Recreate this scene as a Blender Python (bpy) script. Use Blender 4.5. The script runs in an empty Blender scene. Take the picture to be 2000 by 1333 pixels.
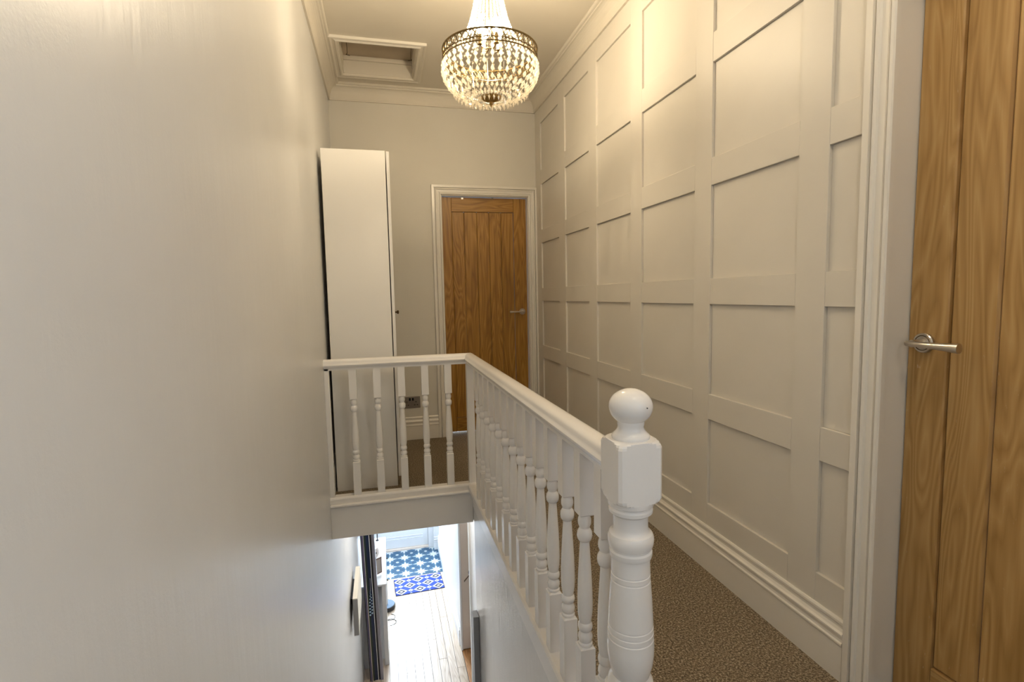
import bpy, bmesh, math, random
from mathutils import Vector, Matrix
random.seed(7)
SC = bpy.context.scene
COL = SC.collection
PI = math.pi

# ------------------------------------------------------------------ camera, world, exposure
H = 1.1864
cam_d = bpy.data.cameras.new('camera')
cam_d.sensor_fit = 'HORIZONTAL'; cam_d.sensor_width = 36.0
cam_d.lens = 36.0 * 1014.0 / 2000.0
cam_d.clip_start = 0.02; cam_d.clip_end = 100
cam = bpy.data.objects.new('camera', cam_d); COL.objects.link(cam)
_yaw, _pitch, _roll = 0.2432, -0.08885, -0.01996
_f = Vector((math.sin(_yaw) * math.cos(_pitch), math.cos(_yaw) * math.cos(_pitch), math.sin(_pitch)))
_r = Vector((math.cos(_yaw), -math.sin(_yaw), 0.0))
_u = _r.cross(_f)
_r2 = _r * math.cos(_roll) + _u * math.sin(_roll)
_u2 = _u * math.cos(_roll) - _r * math.sin(_roll)
cam.matrix_world = Matrix(((_r2.x, _u2.x, -_f.x, 0), (_r2.y, _u2.y, -_f.y, 0), (_r2.z, _u2.z, -_f.z, H), (0, 0, 0, 1)))
SC.camera = cam

W = bpy.data.worlds.new('world'); SC.world = W; W.use_nodes = True
W.node_tree.nodes['Background'].inputs[0].default_value = (0.72, 0.85, 1.0, 1)
W.node_tree.nodes['Background'].inputs[1].default_value = 1.2

VS = SC.view_settings
VS.view_transform = 'Standard'; VS.look = 'None'; VS.gamma = 1.0; VS.use_curve_mapping = False
VS.exposure = 0.72
SC.cycles.use_denoising = True
SC.cycles.max_bounces = 8
SC.cycles.sample_clamp_indirect = 6.0

BULB_POWER = 265.0        # emission strength of each candle bulb in the chandelier
HALL_LAMP_POWER = 24.0    # glass shade of the hall lamp under the landing
LAMP_POWER = 85.0         # glass shade of the second ceiling lamp, behind the camera
WINDOW_POWER = 4.8        # daylight pane of the landing window, behind the camera
DOOR_GLASS_POWER = 30.0   # daylight in the glazing of the front door downstairs

# ------------------------------------------------------------------ room dimensions (metres, landing carpet at z = 0)
L = -0.336; B = 1.308; D = 4.327; BACK = -1.70
ZC = 2.81; ZL = -2.70

# ------------------------------------------------------------------ helpers: meshes
class MB:
    def __init__(s): s.v = []; s.f = []; s.smooth = []
    def add(s, verts, faces, smooth=False):
        o = len(s.v); s.v += [tuple(p) for p in verts]
        for f in faces: s.f.append([i + o for i in f]); s.smooth.append(smooth)
        return s
    def box(s, x0, x1, y0, y1, z0, z1, bev=0.0):
        if x0 > x1: x0, x1 = x1, x0
        if y0 > y1: y0, y1 = y1, y0
        if z0 > z1: z0, z1 = z1, z0
        if bev <= 0:
            v = [(x, y, z) for z in (z0, z1) for y in (y0, y1) for x in (x0, x1)]
            return s.add(v, [(0, 2, 3, 1), (4, 5, 7, 6), (0, 1, 5, 4), (2, 6, 7, 3), (0, 4, 6, 2), (1, 3, 7, 5)])
        bm = bmesh.new(); bmesh.ops.create_cube(bm, size=1.0)
        for q in bm.verts:
            q.co = Vector(((x0 + x1) / 2 + q.co.x * (x1 - x0), (y0 + y1) / 2 + q.co.y * (y1 - y0), (z0 + z1) / 2 + q.co.z * (z1 - z0)))
        bmesh.ops.bevel(bm, geom=list(bm.edges), offset=bev, segments=1, profile=0.5, affect='EDGES')
        return s.bm(bm)
    def bm(s, bm, smooth=False):
        bm.verts.index_update()
        s.add([q.co[:] for q in bm.verts], [[q.index for q in f.verts] for f in bm.faces], smooth)
        bm.free(); return s
    def lathe(s, prof, cx=0, cy=0, n=24, cap=True, smooth=True, square=None, rot=0.0, clip=None):
        """prof: list of (radius, z); square: half width that limits the section to a square"""
        v = []; f = []
        for (r, z) in prof:
            for k in range(n):
                a = 2 * PI * k / n + rot; rr = r
                if square:
                    rr = min(r, square / max(abs(math.cos(a)), abs(math.sin(a))))
                v.append((cx + rr * math.cos(a), cy + rr * math.sin(a), z))
        for i in range(len(prof) - 1):
            for k in range(n):
                a = i * n + k; b = i * n + (k + 1) % n
                f.append((a, b, b + n, a + n))
        s.add(v, f, smooth)
        if cap:
            s.add(v[:n], [tuple(reversed(range(n)))]); s.add(v[-n:], [tuple(range(n))])
        return s
    def tube(s, pts, r, n=8, closed=False, smooth=True):
        pts = [Vector(p) for p in pts]; m = len(pts); v = []; f = []
        up = None
        for i, p in enumerate(pts):
            if closed: t = pts[(i + 1) % m] - pts[i - 1]
            else: t = pts[min(i + 1, m - 1)] - pts[max(i - 1, 0)]
            t.normalize()
            if up is None:
                up = t.orthogonal().normalized()
            else:
                up = (up - t * up.dot(t)).normalized()
            w = t.cross(up); rr = r[i] if isinstance(r, (list, tuple)) else r
            for k in range(n):
                a = 2 * PI * k / n; v.append(p + up * (rr * math.cos(a)) + w * (rr * math.sin(a)))
        for i in range(m if closed else m - 1):
            for k in range(n):
                a = i * n + k; b = i * n + (k + 1) % n; j = ((i + 1) % m) * n
                f.append((a, b, j + (k + 1) % n, j + k))
        s.add(v, f, smooth)
        if not closed:
            s.add(v[:n], [tuple(reversed(range(n)))]); s.add(v[-n:], [tuple(range(n))])
        return s
    def loft(s, rings, caps=True, smooth=False):
        n = len(rings[0]); v = [p for r in rings for p in r]; f = []
        for i in range(len(rings) - 1):
            for k in range(n):
                a = i * n + k; b = i * n + (k + 1) % n; f.append((a, b, b + n, a + n))
        s.add(v, f, smooth)
        if caps:
            s.add(rings[0], [tuple(reversed(range(n)))]); s.add(rings[-1], [tuple(range(n))])
        return s
    def gem(s, c, rx, rz, n=6):
        x, y, z = c
        v = [(x, y, z + rz)] + [(x + rx * math.cos(2 * PI * k / n), y + rx * math.sin(2 * PI * k / n), z + rz * .15) for k in range(n)] + [(x, y, z - rz)]
        f = [(0, 1 + k, 1 + (k + 1) % n) for k in range(n)] + [(n + 1, 1 + (k + 1) % n, 1 + k) for k in range(n)]
        return s.add(v, f)
    def build(s, name, mat, parent=None, origin=None):
        o = Vector(origin) if origin is not None else (parent_loc(parent) if parent else Vector((0, 0, 0)))
        me = bpy.data.meshes.new(name)
        me.from_pydata([(p[0] - o.x, p[1] - o.y, p[2] - o.z) for p in s.v], [], s.f)
        me.polygons.foreach_set('use_smooth', s.smooth)
        me.update()
        bm = bmesh.new(); bm.from_mesh(me); bmesh.ops.recalc_face_normals(bm, faces=bm.faces)
        if any(s.smooth):
            bmesh.ops.remove_doubles(bm, verts=bm.verts, dist=1e-6)
            for e in bm.edges:
                if len(e.link_faces) == 2 and e.calc_face_angle(0) > .62: e.smooth = False
        bm.to_mesh(me); bm.free()
        if mat: me.materials.append(mat)
        ob = bpy.data.objects.new(name, me); COL.objects.link(ob)
        if parent:
            ob.parent = parent; ob.location = o - parent_loc(parent)
        else: ob.location = o
        return ob

def parent_loc(p):
    v = Vector((0, 0, 0))
    while p: v += p.location; p = p.parent
    return v
def tag(o, label, cat, group=None, kind=None):
    o['label'] = label; o['category'] = cat
    if group: o['group'] = group
    if kind: o['kind'] = kind
    return o
def struct(o, label, cat):
    return tag(o, label, cat, kind='structure')
def empty(name, loc):
    e = bpy.data.objects.new(name, None); e.location = loc; e.empty_display_size = .05; COL.objects.link(e); return e
def link_copy(src, name, parent, loc):
    c = bpy.data.objects.new(name, src.data); COL.objects.link(c); c.parent = parent
    c.location = Vector(loc) - parent_loc(parent); return c
def box(name, mat, b, parent=None, bev=0.0, origin='c'):
    o = ((b[0] + b[1]) / 2, (b[2] + b[3]) / 2, (b[4] + b[5]) / 2) if origin == 'c' else None
    return MB().box(*b, bev=bev).build(name, mat, parent, o)

# ------------------------------------------------------------------ helpers: materials
class X:
    """tiny expression wrapper for shader math"""
    def __init__(s, nt, sock): s.nt = nt; s.k = sock
    def op(s, o, *a):
        n = s.nt.nodes.new('ShaderNodeMath'); n.operation = o
        for i, q in enumerate((s,) + a):
            if isinstance(q, X): s.nt.links.new(q.k, n.inputs[i])
            else: n.inputs[i].default_value = q
        return X(s.nt, n.outputs[0])
    def __add__(s, b): return s.op('ADD', b)
    def __sub__(s, b): return s.op('SUBTRACT', b)
    def __mul__(s, b): return s.op('MULTIPLY', b)
    def __truediv__(s, b): return s.op('DIVIDE', b)
    def abs(s): return s.op('ABSOLUTE')
    def lt(s, b): return s.op('LESS_THAN', b)
    def gt(s, b): return s.op('GREATER_THAN', b)
    def min(s, b): return s.op('MINIMUM', b)
    def max(s, b): return s.op('MAXIMUM', b)
    def sqrt(s): return s.op('SQRT')
    def cell(s, size):      # signed distance to the nearest multiple of size
        return s.op('WRAP', size / 2, -size / 2)

def new_mat(name, col=(.8, .8, .8), rough=.5, metal=0.0, **kw):
    m = bpy.data.materials.new(name); m.use_nodes = True
    b = m.node_tree.nodes['Principled BSDF']
    b.inputs['Base Color'].default_value = (*col, 1); b.inputs['Roughness'].default_value = rough; b.inputs['Metallic'].default_value = metal
    for k, v in kw.items(): b.inputs[k].default_value = v
    return m
def node(m, t, **kw):
    n = m.node_tree.nodes.new(t)
    for k, v in kw.items():
        if hasattr(n, k): setattr(n, k, v)
        else: n.inputs[k].default_value = v
    return n
def bsdf(m): return m.node_tree.nodes['Principled BSDF']
def lnk(m, a, b): m.node_tree.links.new(a, b)
def coords(m, scale=(1, 1, 1), rnd=0.0, kind='Object'):
    tc = node(m, 'ShaderNodeTexCoord'); mp = node(m, 'ShaderNodeMapping'); mp.inputs['Scale'].default_value = scale
    lnk(m, tc.outputs[kind], mp.inputs['Vector'])
    if rnd:
        oi = node(m, 'ShaderNodeObjectInfo'); ml = node(m, 'ShaderNodeVectorMath'); ml.operation = 'SCALE'
        ml.inputs[0].default_value = (rnd, rnd * 1.7, rnd * .6); lnk(m, oi.outputs['Random'], ml.inputs['Scale'])
        lnk(m, ml.outputs[0], mp.inputs['Location'])
    return mp.outputs[0]
def noise(m, vec, scale, detail=3, rough=.55, dist=0.0):
    n = node(m, 'ShaderNodeTexNoise'); n.inputs['Scale'].default_value = scale; n.inputs['Detail'].default_value = detail
    n.inputs['Roughness'].default_value = rough; n.inputs['Distortion'].default_value = dist
    if vec is not None: lnk(m, vec, n.inputs['Vector'])
    return n.outputs['Fac']
def ramp(m, fac, stops):
    r = node(m, 'ShaderNodeValToRGB'); lnk(m, fac, r.inputs[0])
    e = r.color_ramp.elements
    while len(e) < len(stops): e.new(.5)
    for q, (p, c) in zip(e, stops): q.position = p; q.color = (*c, 1)
    return r.outputs[0]
def mix(m, fac, a, b, mode='MIX'):
    n = node(m, 'ShaderNodeMix'); n.data_type = 'RGBA'; n.blend_type = mode
    for s, v in ((n.inputs[0], fac), (n.inputs[6], a), (n.inputs[7], b)):
        if isinstance(v, X): lnk(m, v.k, s)
        elif isinstance(v, bpy.types.NodeSocket): lnk(m, v, s)
        elif isinstance(v, tuple): s.default_value = (*v, 1)
        else: s.default_value = v
    return n.outputs[2]
def bump(m, hgt, strength=.2, dist=.002):
    b = node(m, 'ShaderNodeBump'); b.inputs['Strength'].default_value = strength; b.inputs['Distance'].default_value = dist
    lnk(m, hgt, b.inputs['Height']); lnk(m, b.outputs[0], bsdf(m).inputs['Normal'])

def paint(name, col, rough, fine=260, bs=.12, var=.02, streak=False):
    m = new_mat(name, col, rough)
    v = coords(m)
    n = noise(m, v, 3.0, 3)
    c2 = tuple(min(1, q * (1 + var)) for q in col); c1 = tuple(q * (1 - var) for q in col)
    lnk(m, ramp(m, n, [(.3, c1), (.7, c2)]), bsdf(m).inputs['Base Color'])
    h = noise(m, v, fine, 2)
    if streak:      # vertical brush and roller marks of an eggshell wall
        h2 = noise(m, coords(m, (9, 9, 1.3)), 2.0, 3)
        s = X(m.node_tree, h) * .35 + X(m.node_tree, h2) * 2.2
        h = s.k
    bump(m, h, bs, .002)
    return m
M = {}
M['wall'] = paint('wall_paint', (.70, .668, .60), .55, 240, .16)
M['wall_left'] = paint('left_wall_paint', (.71, .708, .70), .32, 210, .35, streak=True)
M['panel'] = paint('panel_paint', (.70, .662, .595), .45, 300, .03)
M['ceiling'] = paint('ceiling_paint', (.72, .672, .585), .7, 200, .12)
M['trim'] = paint('gloss_trim_paint', (.80, .765, .70), .28, 120, .05)
M['spindle'] = paint('white_gloss_paint', (.90, .885, .875), .22, 90, .05)
M['stairwall'] = paint('stairwell_gloss_paint', (.78, .78, .78), .20, 160, .4, streak=True)
M['hallwhite'] = paint('hall_white_paint', (.80, .82, .84), .4, 200, .08)
M['cream'] = paint('cream_door_paint', (.72, .62, .53), .5, 200, .05)
M['wardrobe'] = new_mat('white_melamine', (.84, .825, .795), .38)
M['steel'] = new_mat('brushed_nickel', (.62, .58, .52), .28, 1.0)
M['chrome'] = new_mat('chrome', (.75, .75, .74), .12, 1.0)
M['bronze'] = new_mat('antique_bronze', (.19, .135, .06), .42, 1.0)
M['brass_dark'] = new_mat('dark_brass', (.10, .07, .04), .35, 1.0)
M['black'] = new_mat('black', (.008, .009, .013), .25)
M['navy'] = new_mat('navy_glass', (.012, .022, .06), .12)
M['greyframe'] = new_mat('lavender_grey_frame', (.30, .30, .36), .25, .6)
M['grey_post'] = paint('grey_post_paint', (.34, .36, .40), .35)
M['white'] = new_mat('white_satin', (.80, .80, .80), .35)
M['shaded_edge'] = new_mat('shaded_canvas_edge', (.36, .35, .34), .7)  # canvas side in shade, the shade put into the grey
M['canvas'] = new_mat('pale_canvas', (.78, .74, .64), .8)
M['dark_void'] = new_mat('dark_plastic', (.02, .02, .022), .5)

def wood(name, axis, dark, mid, light, rough=.42, scuff=0.0, scale=1.0):
    m = new_mat(name, mid, rough)
    al = .045
    s1 = [60 * scale] * 3; s1[axis] = 60 * al * scale * .6
    s2 = [9 * scale] * 3; s2[axis] = 9 * .10 * scale
    nt = m.node_tree
    f1 = noise(m, coords(m, s1, 37.0), 1.0, 4, .6)
    g = noise(m, coords(m, s2, 23.0), 1.0, 2, .45, .6)
    rings = (X(nt, g) * 15.0).op('FRACT')                     # flame figure: contour lines of a stretched field
    rings = (rings - .5).abs() * 2.0
    t = X(nt, f1) * .62 + rings * .30 + X(nt, noise(m, coords(m, s2, 11.0), .55, 2)) * .18
    c = ramp(m, t.k, [(.30, dark), (.56, mid), (.80, light)])
    if scuff:
        s3 = [150] * 3; s3[axis] = 40
        k = ramp(m, noise(m, coords(m, s3, 5.0), 1.0, 2), [(.69, (0, 0, 0)), (.76, (1, 1, 1))])
        big = ramp(m, noise(m, coords(m, (5, 5, 5)), 1.0, 2), [(.48, (0, 0, 0)), (.66, (1, 1, 1))])
        kk = node(m, 'ShaderNodeRGBToBW'); lnk(m, mix(m, 1.0, k, big, 'MULTIPLY'), kk.inputs[0])
        c = mix(m, X(nt, kk.outputs[0]) * scuff, c, (.62, .52, .38))
    lnk(m, c, bsdf(m).inputs['Base Color'])
    bump(m, f1, .12, .001)
    return m
OD, OM, OL = (.205, .090, .008), (.335, .162, .020), (.44, .235, .045)
M['oak_z'] = wood('oak_upright_grain', 2, OD, OM, OL)
M['oak_x'] = wood('oak_cross_grain', 0, OD, OM, OL)
ND, NM, NL = (.32, .175, .050), (.43, .255, .088), (.52, .335, .135)
M['oak2_z'] = wood('pale_oak_upright_grain', 2, ND, NM, NL, .45, .7)
M['oak2_y'] = wood('pale_oak_cross_grain', 1, ND, NM, NL, .45, .3)
M['paled_pine'] = wood('glare_paled_pine', 1, (.48, .36, .26), (.64, .52, .40), (.72, .61, .49), .22, 0, .8)  # orange pine whitened so the colour carries the daylight glare
M['orange'] = wood('orange_pine_plank', 1, (.30, .13, .04), (.46, .22, .08), (.56, .30, .12), .35, 0, .8)

def carpet():
    m = new_mat('speckled_carpet', (.3, .2, .1), .95)
    v = coords(m)
    n1 = noise(m, v, 150, 3, .8)
    n2 = noise(m, v, 4.0, 2)
    c = ramp(m, n1, [(.38, (.040, .030, .019)), (.47, (.165, .122, .076)), (.54, (.34, .268, .178)), (.64, (.70, .60, .45))])
    c2 = mix(m, .20, c, ramp(m, n2, [(.3, (.22, .165, .11)), (.7, (.36, .28, .19))]))
    lnk(m, c2, bsdf(m).inputs['Base Color'])
    bump(m, n1, .9, .008)
    return m
M['carpet'] = carpet()

def emit(name, col, strength):
    m = bpy.data.materials.new(name); m.use_nodes = True; nt = m.node_tree; nt.nodes.clear()
    e = nt.nodes.new('ShaderNodeEmission'); e.inputs[0].default_value = (*col, 1); e.inputs[1].default_value = strength
    o = nt.nodes.new('ShaderNodeOutputMaterial'); nt.links.new(e.outputs[0], o.inputs[0]); return m
M['bulb'] = emit('candle_bulb_glow', (1.0, .82, .56), BULB_POWER)
M['hall_shade'] = emit('lit_hall_shade', (1.0, .86, .68), HALL_LAMP_POWER)
M['shade'] = emit('lit_glass_shade', (1.0, .84, .62), LAMP_POWER)
M['daylight'] = emit('daylit_frosted_pane', (.70, .84, 1.0), WINDOW_POWER)
M['doorglass'] = emit('daylit_door_glass', (.78, .89, 1.0), DOOR_GLASS_POWER)

def crystal():
    m = bpy.data.materials.new('cut_crystal'); m.use_nodes = True; nt = m.node_tree; nt.nodes.clear()
    g = nt.nodes.new('ShaderNodeBsdfGlossy'); g.inputs['Color'].default_value = (1, .97, .9, 1); g.inputs['Roughness'].default_value = .08
    t = nt.nodes.new('ShaderNodeBsdfTranslucent'); t.inputs['Color'].default_value = (.97, .94, .86, 1)
    p = nt.nodes.new('ShaderNodeBsdfTransparent'); p.inputs['Color'].default_value = (1, .97, .92, 1)
    a = nt.nodes.new('ShaderNodeMixShader'); a.inputs[0].default_value = .30
    b = nt.nodes.new('ShaderNodeMixShader'); b.inputs[0].default_value = .64
    o = nt.nodes.new('ShaderNodeOutputMaterial')
    nt.links.new(t.outputs[0], a.inputs[1]); nt.links.new(g.outputs[0], a.inputs[2])
    nt.links.new(a.outputs[0], b.inputs[1]); nt.links.new(p.outputs[0], b.inputs[2]); nt.links.new(b.outputs[0], o.inputs[0])
    return m
M['crystal'] = crystal()

# ------------------------------------------------------------------ room shell
# landing slab with the stairwell left open
fl = MB().box(L - .1, B + .1, 3.075, D + .12, -.19, 0).box(.52, B + .1, .25, 3.075, -.19, 0).box(L - .1, B + .1, BACK - .1, .25, -.19, 0)
fl = fl.build('floor', M['carpet']); struct(fl, 'brown speckled carpet covering the upstairs landing', 'floor')
wl = box('wall_left', M['wall_left'], (L - .12, L, BACK - .1, 8.1, ZL - .1, ZC + .3), origin=None)
struct(wl, 'long smooth off-white wall beside the stairwell, running down to the hall', 'wall')

# right wall: backing with the opening of the near oak door
DY0, DY1, DTOP = .372, 1.118, 2.035
wr = MB().box(B + .02, B + .13, DY1 + .02, D + .12, -.19, ZC + .3).box(B, B + .13, -.45, DY0 - .02, -.19, ZC + .3).box(B, B + .13, BACK - .1, -1.45, -.19, ZC + .3).box(B, B + .13, -1.45, -.45, -.19, .95).box(B, B + .13, -1.45, -.45, 2.15, ZC + .3).box(B + .02, B + .13, DY0 - .02, DY1 + .02, DTOP + .02, ZC + .3)
wr = wr.build('wall_right', M['panel']); struct(wr, 'greige wall clad in square raised panelling opposite the stairwell', 'wall')
YE = [4.185, 3.746, 3.607, 3.162, 3.039, 2.587, 2.464, 1.997, 1.882, 1.426, 1.309, 1.190]
ZE = [z + H for z in (1.390, 1.014, .902, .532, .425, .051, -.055, -.430, -.537, -.902)]
ZTOP, ZBOT = 2.72, .185
st = [(D, YE[0])] + [(YE[2 * i + 1], YE[2 * i + 2]) for i in range(5)]
for y0, y1 in st: box('stile', M['panel'], (B, B + .022, y1, y0, ZBOT, ZTOP), wr, .0012)
rl = [(ZTOP, ZE[0])] + [(ZE[2 * j + 1], ZE[2 * j + 2]) for j in range(4)] + [(ZE[9], ZBOT)]
for i in range(6):
    ya, yb = YE[2 * i], YE[2 * i + 1]
    for z0, z1 in rl: box('rail', M['panel'], (B + .0006, B + .022, yb, ya, z1, z0), wr, .001)
    for j in range(5):
        box('panel', M['panel'], (B + .0115, B + .021, yb + .0008, ya - .0008, ZE[2 * j + 1] + .0008, ZE[2 * j] - .0008), wr)

# far wall with door opening
FX0, FX1, FTOP = .505, 1.232, 2.005
wf = MB().box(L - .12, FX0 - .02, D, D + .12, -.19, ZC + .3).box(FX1 + .02, B + .13, D, D + .12, -.19, ZC + .3).box(FX0 - .02, FX1 + .02, D, D + .12, FTOP + .02, ZC + .3)
wf = wf.build('wall_far', M['wall']); struct(wf, 'plain beige end wall of the landing behind the wardrobe', 'wall')
# back wall, and the landing window in the panelled wall (behind the camera)
wb = box('wall_back', M['wall'], (L - .12, B + .13, BACK - .1, BACK, -.19, ZC + .3), origin=None); struct(wb, 'plain wall behind the viewer', 'wall')
w1 = empty('window_1', (B, -.95, .95)); struct(w1, 'white framed landing window with frosted daylight behind the viewer', 'window')
MB().box(B + .06, B + .07, -1.45, -.45, .95, 2.15).build('pane', M['daylight'], w1)
for a, b_, c_, d_ in ((-1.45, -.45, .95, 1.0), (-1.45, -.45, 2.1, 2.15), (-1.45, -1.40, 1.0, 2.1), (-.50, -.45, 1.0, 2.1), (-.97, -.93, 1.0, 2.1)):
    MB().box(B - .01, B + .06, a, b_, c_, d_).build('window_frame', M['trim'], w1)

# ceiling with the loft-hatch opening
HX0, HX1, HY0, HY1 = -.205, .292, 3.575, 4.075
ce = MB().box(L - .1, B + .1, BACK - .1, HY0, ZC, ZC + .3).box(L - .1, B + .1, HY1, D + .1, ZC, ZC + .3).box(L - .1, HX0, HY0, HY1, ZC, ZC + .3).box(HX1, B + .1, HY0, HY1, ZC, ZC + .3)
ce = ce.build('ceiling', M['ceiling']); struct(ce, 'cream ceiling over the landing', 'ceiling')

# coved cornice: profile (projection, drop)
cov = [(0, 0), (0, .112), (.012, .112), (.014, .104)] + [(.016 + .050 * (1 - math.cos(a)), .100 - .078 * math.sin(a)) for a in [PI / 2 * k / 7 for k in range(8)]] + [(.068, .016), (.080, .014), (.086, .008), (.086, 0)]
def cornice(name, fn, a, b, label):
    o = MB().loft([[fn(t, p, q) for p, q in cov] for t in (a, b)], True, False).build(name, M['ceiling'])
    return struct(o, label, 'cornice')
cornice('trim_1', lambda t, p, q: (t, D - p, ZC - q), L, B, 'coved cream cornice along the end wall above the oak door')
cornice('trim_2', lambda t, p, q: (B - p, t, ZC - q), D, BACK, 'coved cream cornice above the square panelling')
cornice('trim_3', lambda t, p, q: (L + p, t, ZC - q), D, BACK, 'coved cream cornice above the plain stairwell wall')

# skirting boards
skp = [(0, 0), (.018, 0), (.018, .112), (.021, .117), (.021, .122), (.017, .126), (.0155, .133), (.0165, .140), (.020, .146), (.020, .151), (.014, .156), (.0095, .164), (.0095, .172), (.012, .177), (.012, .184), (.008, .190), (0, .190)]
o = MB().loft([[(B + .004 - p, t, z) for p, z in skp] for t in (D, 1.190)]).build('baseboard_right', M['trim']); struct(o, 'tall moulded skirting board below the square panelling', 'skirting')
o = MB().loft([[(t, D - p, z) for p, z in skp] for t in (L, .422)]).build('baseboard_far', M['trim']); struct(o, 'moulded skirting board on the end wall beside the wardrobe', 'skirting')
o = MB().loft([[(L + p * .8, t, z) for p, z in skp] for t in (3.14, D)]).build('baseboard_left', M['trim']); struct(o, 'moulded skirting board behind the wardrobe on the stairwell wall', 'skirting')

# door furniture and architraves
arp = [(0, 0), (0, .012), (.003, .016), (.010, .018), (.014, .014), (.016, .007), (.019, .007), (.021, .013), (.038, .014), (.041, .020), (.048, .023), (.053, .019), (.055, .008), (.058, .008), (.060, .022), (.079, .022), (.081, .019), (.081, 0)]
def architrave(parent, mat, put, a0, a1, top, w=1.0):
    """put(along, up, out) -> point; opening from a0 to a1"""
    P = [(p * w, q) for p, q in arp]
    MB().loft([[put(a0 - p, 0, q) for p, q in P], [put(a0 - p, top + p, q) for p, q in P]]).build('architrave_leg', mat, parent)
    MB().loft([[put(a1 + p, 0, q) for p, q in P], [put(a1 + p, top + p, q) for p, q in P]]).build('architrave_leg', mat, parent)
    MB().loft([[put(a0 - p, top + p, q) for p, q in P], [put(a1 + p, top + p, q) for p, q in P]]).build('architrave_head', mat, parent)
def lever_handle(parent, put, s, mat, drop=0.0, thick=1.0):
    """put(along, out, up); the lever runs along +along * s"""
    ring = lambda r, q, n=28: [put(r * math.cos(2 * PI * k / n), q, r * math.sin(2 * PI * k / n)) for k in range(n)]
    rose = MB().loft([ring(.0265, 0), ring(.0265, .007), ring(.0245, .0095), ring(.017, .0098)], True, False).build('handle_rose', mat, parent)
    MB().tube([put(.0195 * math.cos(2 * PI * k / 28), .0098, .0195 * math.sin(2 * PI * k / 28)) for k in range(28)], .0011, 6, True).build('rose_groove', M['brass_dark'], rose)
    MB().loft([ring(.0165, .0098), ring(.0165, .0115), ring(.0105, .0115), ring(.0098, .046)], True, True).build('handle_neck', mat, rose)
    rings = []
    for i in range(11):
        u = i / 10; a = s * (-.012 + .135 * u); q = .047 + .006 * math.sin(u * PI * .5)
        h = (.0062 + .0048 * u * u) * thick; t = (.0075 + .0015 * u) * thick
        rings.append([put(a, q + t * math.cos(2 * PI * k / 16), -drop * u + h * math.sin(2 * PI * k / 16)) for k in range(16)])
    MB().loft(rings, True, True).build('handle_lever', mat, rose)

# door_1: boarded oak door in the end wall
d1 = empty('door_1', (.868, D, 0)); struct(d1, 'honey oak boarded door closed in the end wall', 'door')
LY = D + .042
def leaf(x0, x1, z0, z1, name, mat, y=LY, t=.038, bev=.0025): return box(name, mat, (x0, x1, y, y + t, z0, z1), d1, bev)
leaf(FX0 + .004, .588, .022, FTOP - .004, 'stile', M['oak_z']); leaf(1.118, FX1 - .004, .022, FTOP - .004, 'stile', M['oak_z'])
leaf(.589, 1.117, 1.884, FTOP - .004, 'top_rail', M['oak_x']); leaf(.589, 1.117, .022, .142, 'bottom_rail', M['oak_x'])
bx = [.589, .692, .801, .906, 1.010, 1.117]
for k in range(5): leaf(bx[k], bx[k + 1] - .001, .143, 1.883, 'board', M['oak_z'], LY + .008, .022, .004)
# lining, stop and architrave
box('lining', M['trim'], (FX0 - .02, FX0, D, D + .12, 0, FTOP + .02), d1); box('lining', M['trim'], (FX1, FX1 + .02, D, D + .12, 0, FTOP + .02), d1)
box('lining_head', M['trim'], (FX0, FX1, D, D + .12, FTOP, FTOP + .02), d1)
architrave(d1, M['trim'], lambda a, u, q: (min(a, B - .0005), D - q, u), FX0 - .006, FX1 + .004, FTOP + .006, .95)
lever_handle(d1, lambda a, q, u: (1.181 + a, LY - q, 1.040 + u), -1, M['steel'])
box('door_hook', M['steel'], (.672, .690, LY - .006, LY, 1.985, 2.001), d1); box('door_hook', M['bronze'], (.93, .945, LY - .006, LY, 1.990, 2.001), d1)

# door_2: near oak door in the panelled wall
d2 = empty('door_2', (B, .745, 0)); struct(d2, 'pale scuffed oak boarded door in the panelled wall', 'door')
PX = 1.398
def leaf2(y0, y1, z0, z1, name, mat, x=PX, t=.038, bev=.003): return box(name, mat, (x, x + t, y0, y1, z0, z1), d2, bev)
leaf2(1.014, DY1 - .003, .008, DTOP - .004, 'stile', M['oak2_z']); leaf2(DY0 + .003, .476, .008, DTOP - .004, 'stile', M['oak2_z'])
leaf2(.477, 1.013, .008, .158, 'bottom_rail', M['oak2_y']); leaf2(.477, 1.013, 1.92, DTOP - .004, 'top_rail', M['oak2_y'])
by = [1.013, .905, .798, .691, .584, .477]
for k in range(5): leaf2(by[k + 1] + .002, by[k], .159, 1.919, 'board', M['oak2_z'], PX + .007, .024, .005)
box('lining', M['trim'], (B, B + .13, DY1, DY1 + .02, 0, DTOP + .02), d2); box('lining', M['trim'], (B, B + .13, DY0 - .02, DY0, 0, DTOP + .02), d2)
box('lining_head', M['trim'], (B, B + .13, DY0, DY1, DTOP, DTOP + .02), d2)
architrave(d2, M['trim'], lambda a, u, q: (B + .004 - q, a, u), DY0 + .004, DY1 - .012, DTOP, 1.0)
lever_handle(d2, lambda a, q, u: (PX - q, 1.070 + a, 1.037 + u), -1, M['steel'], .002, 1.15)

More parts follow.
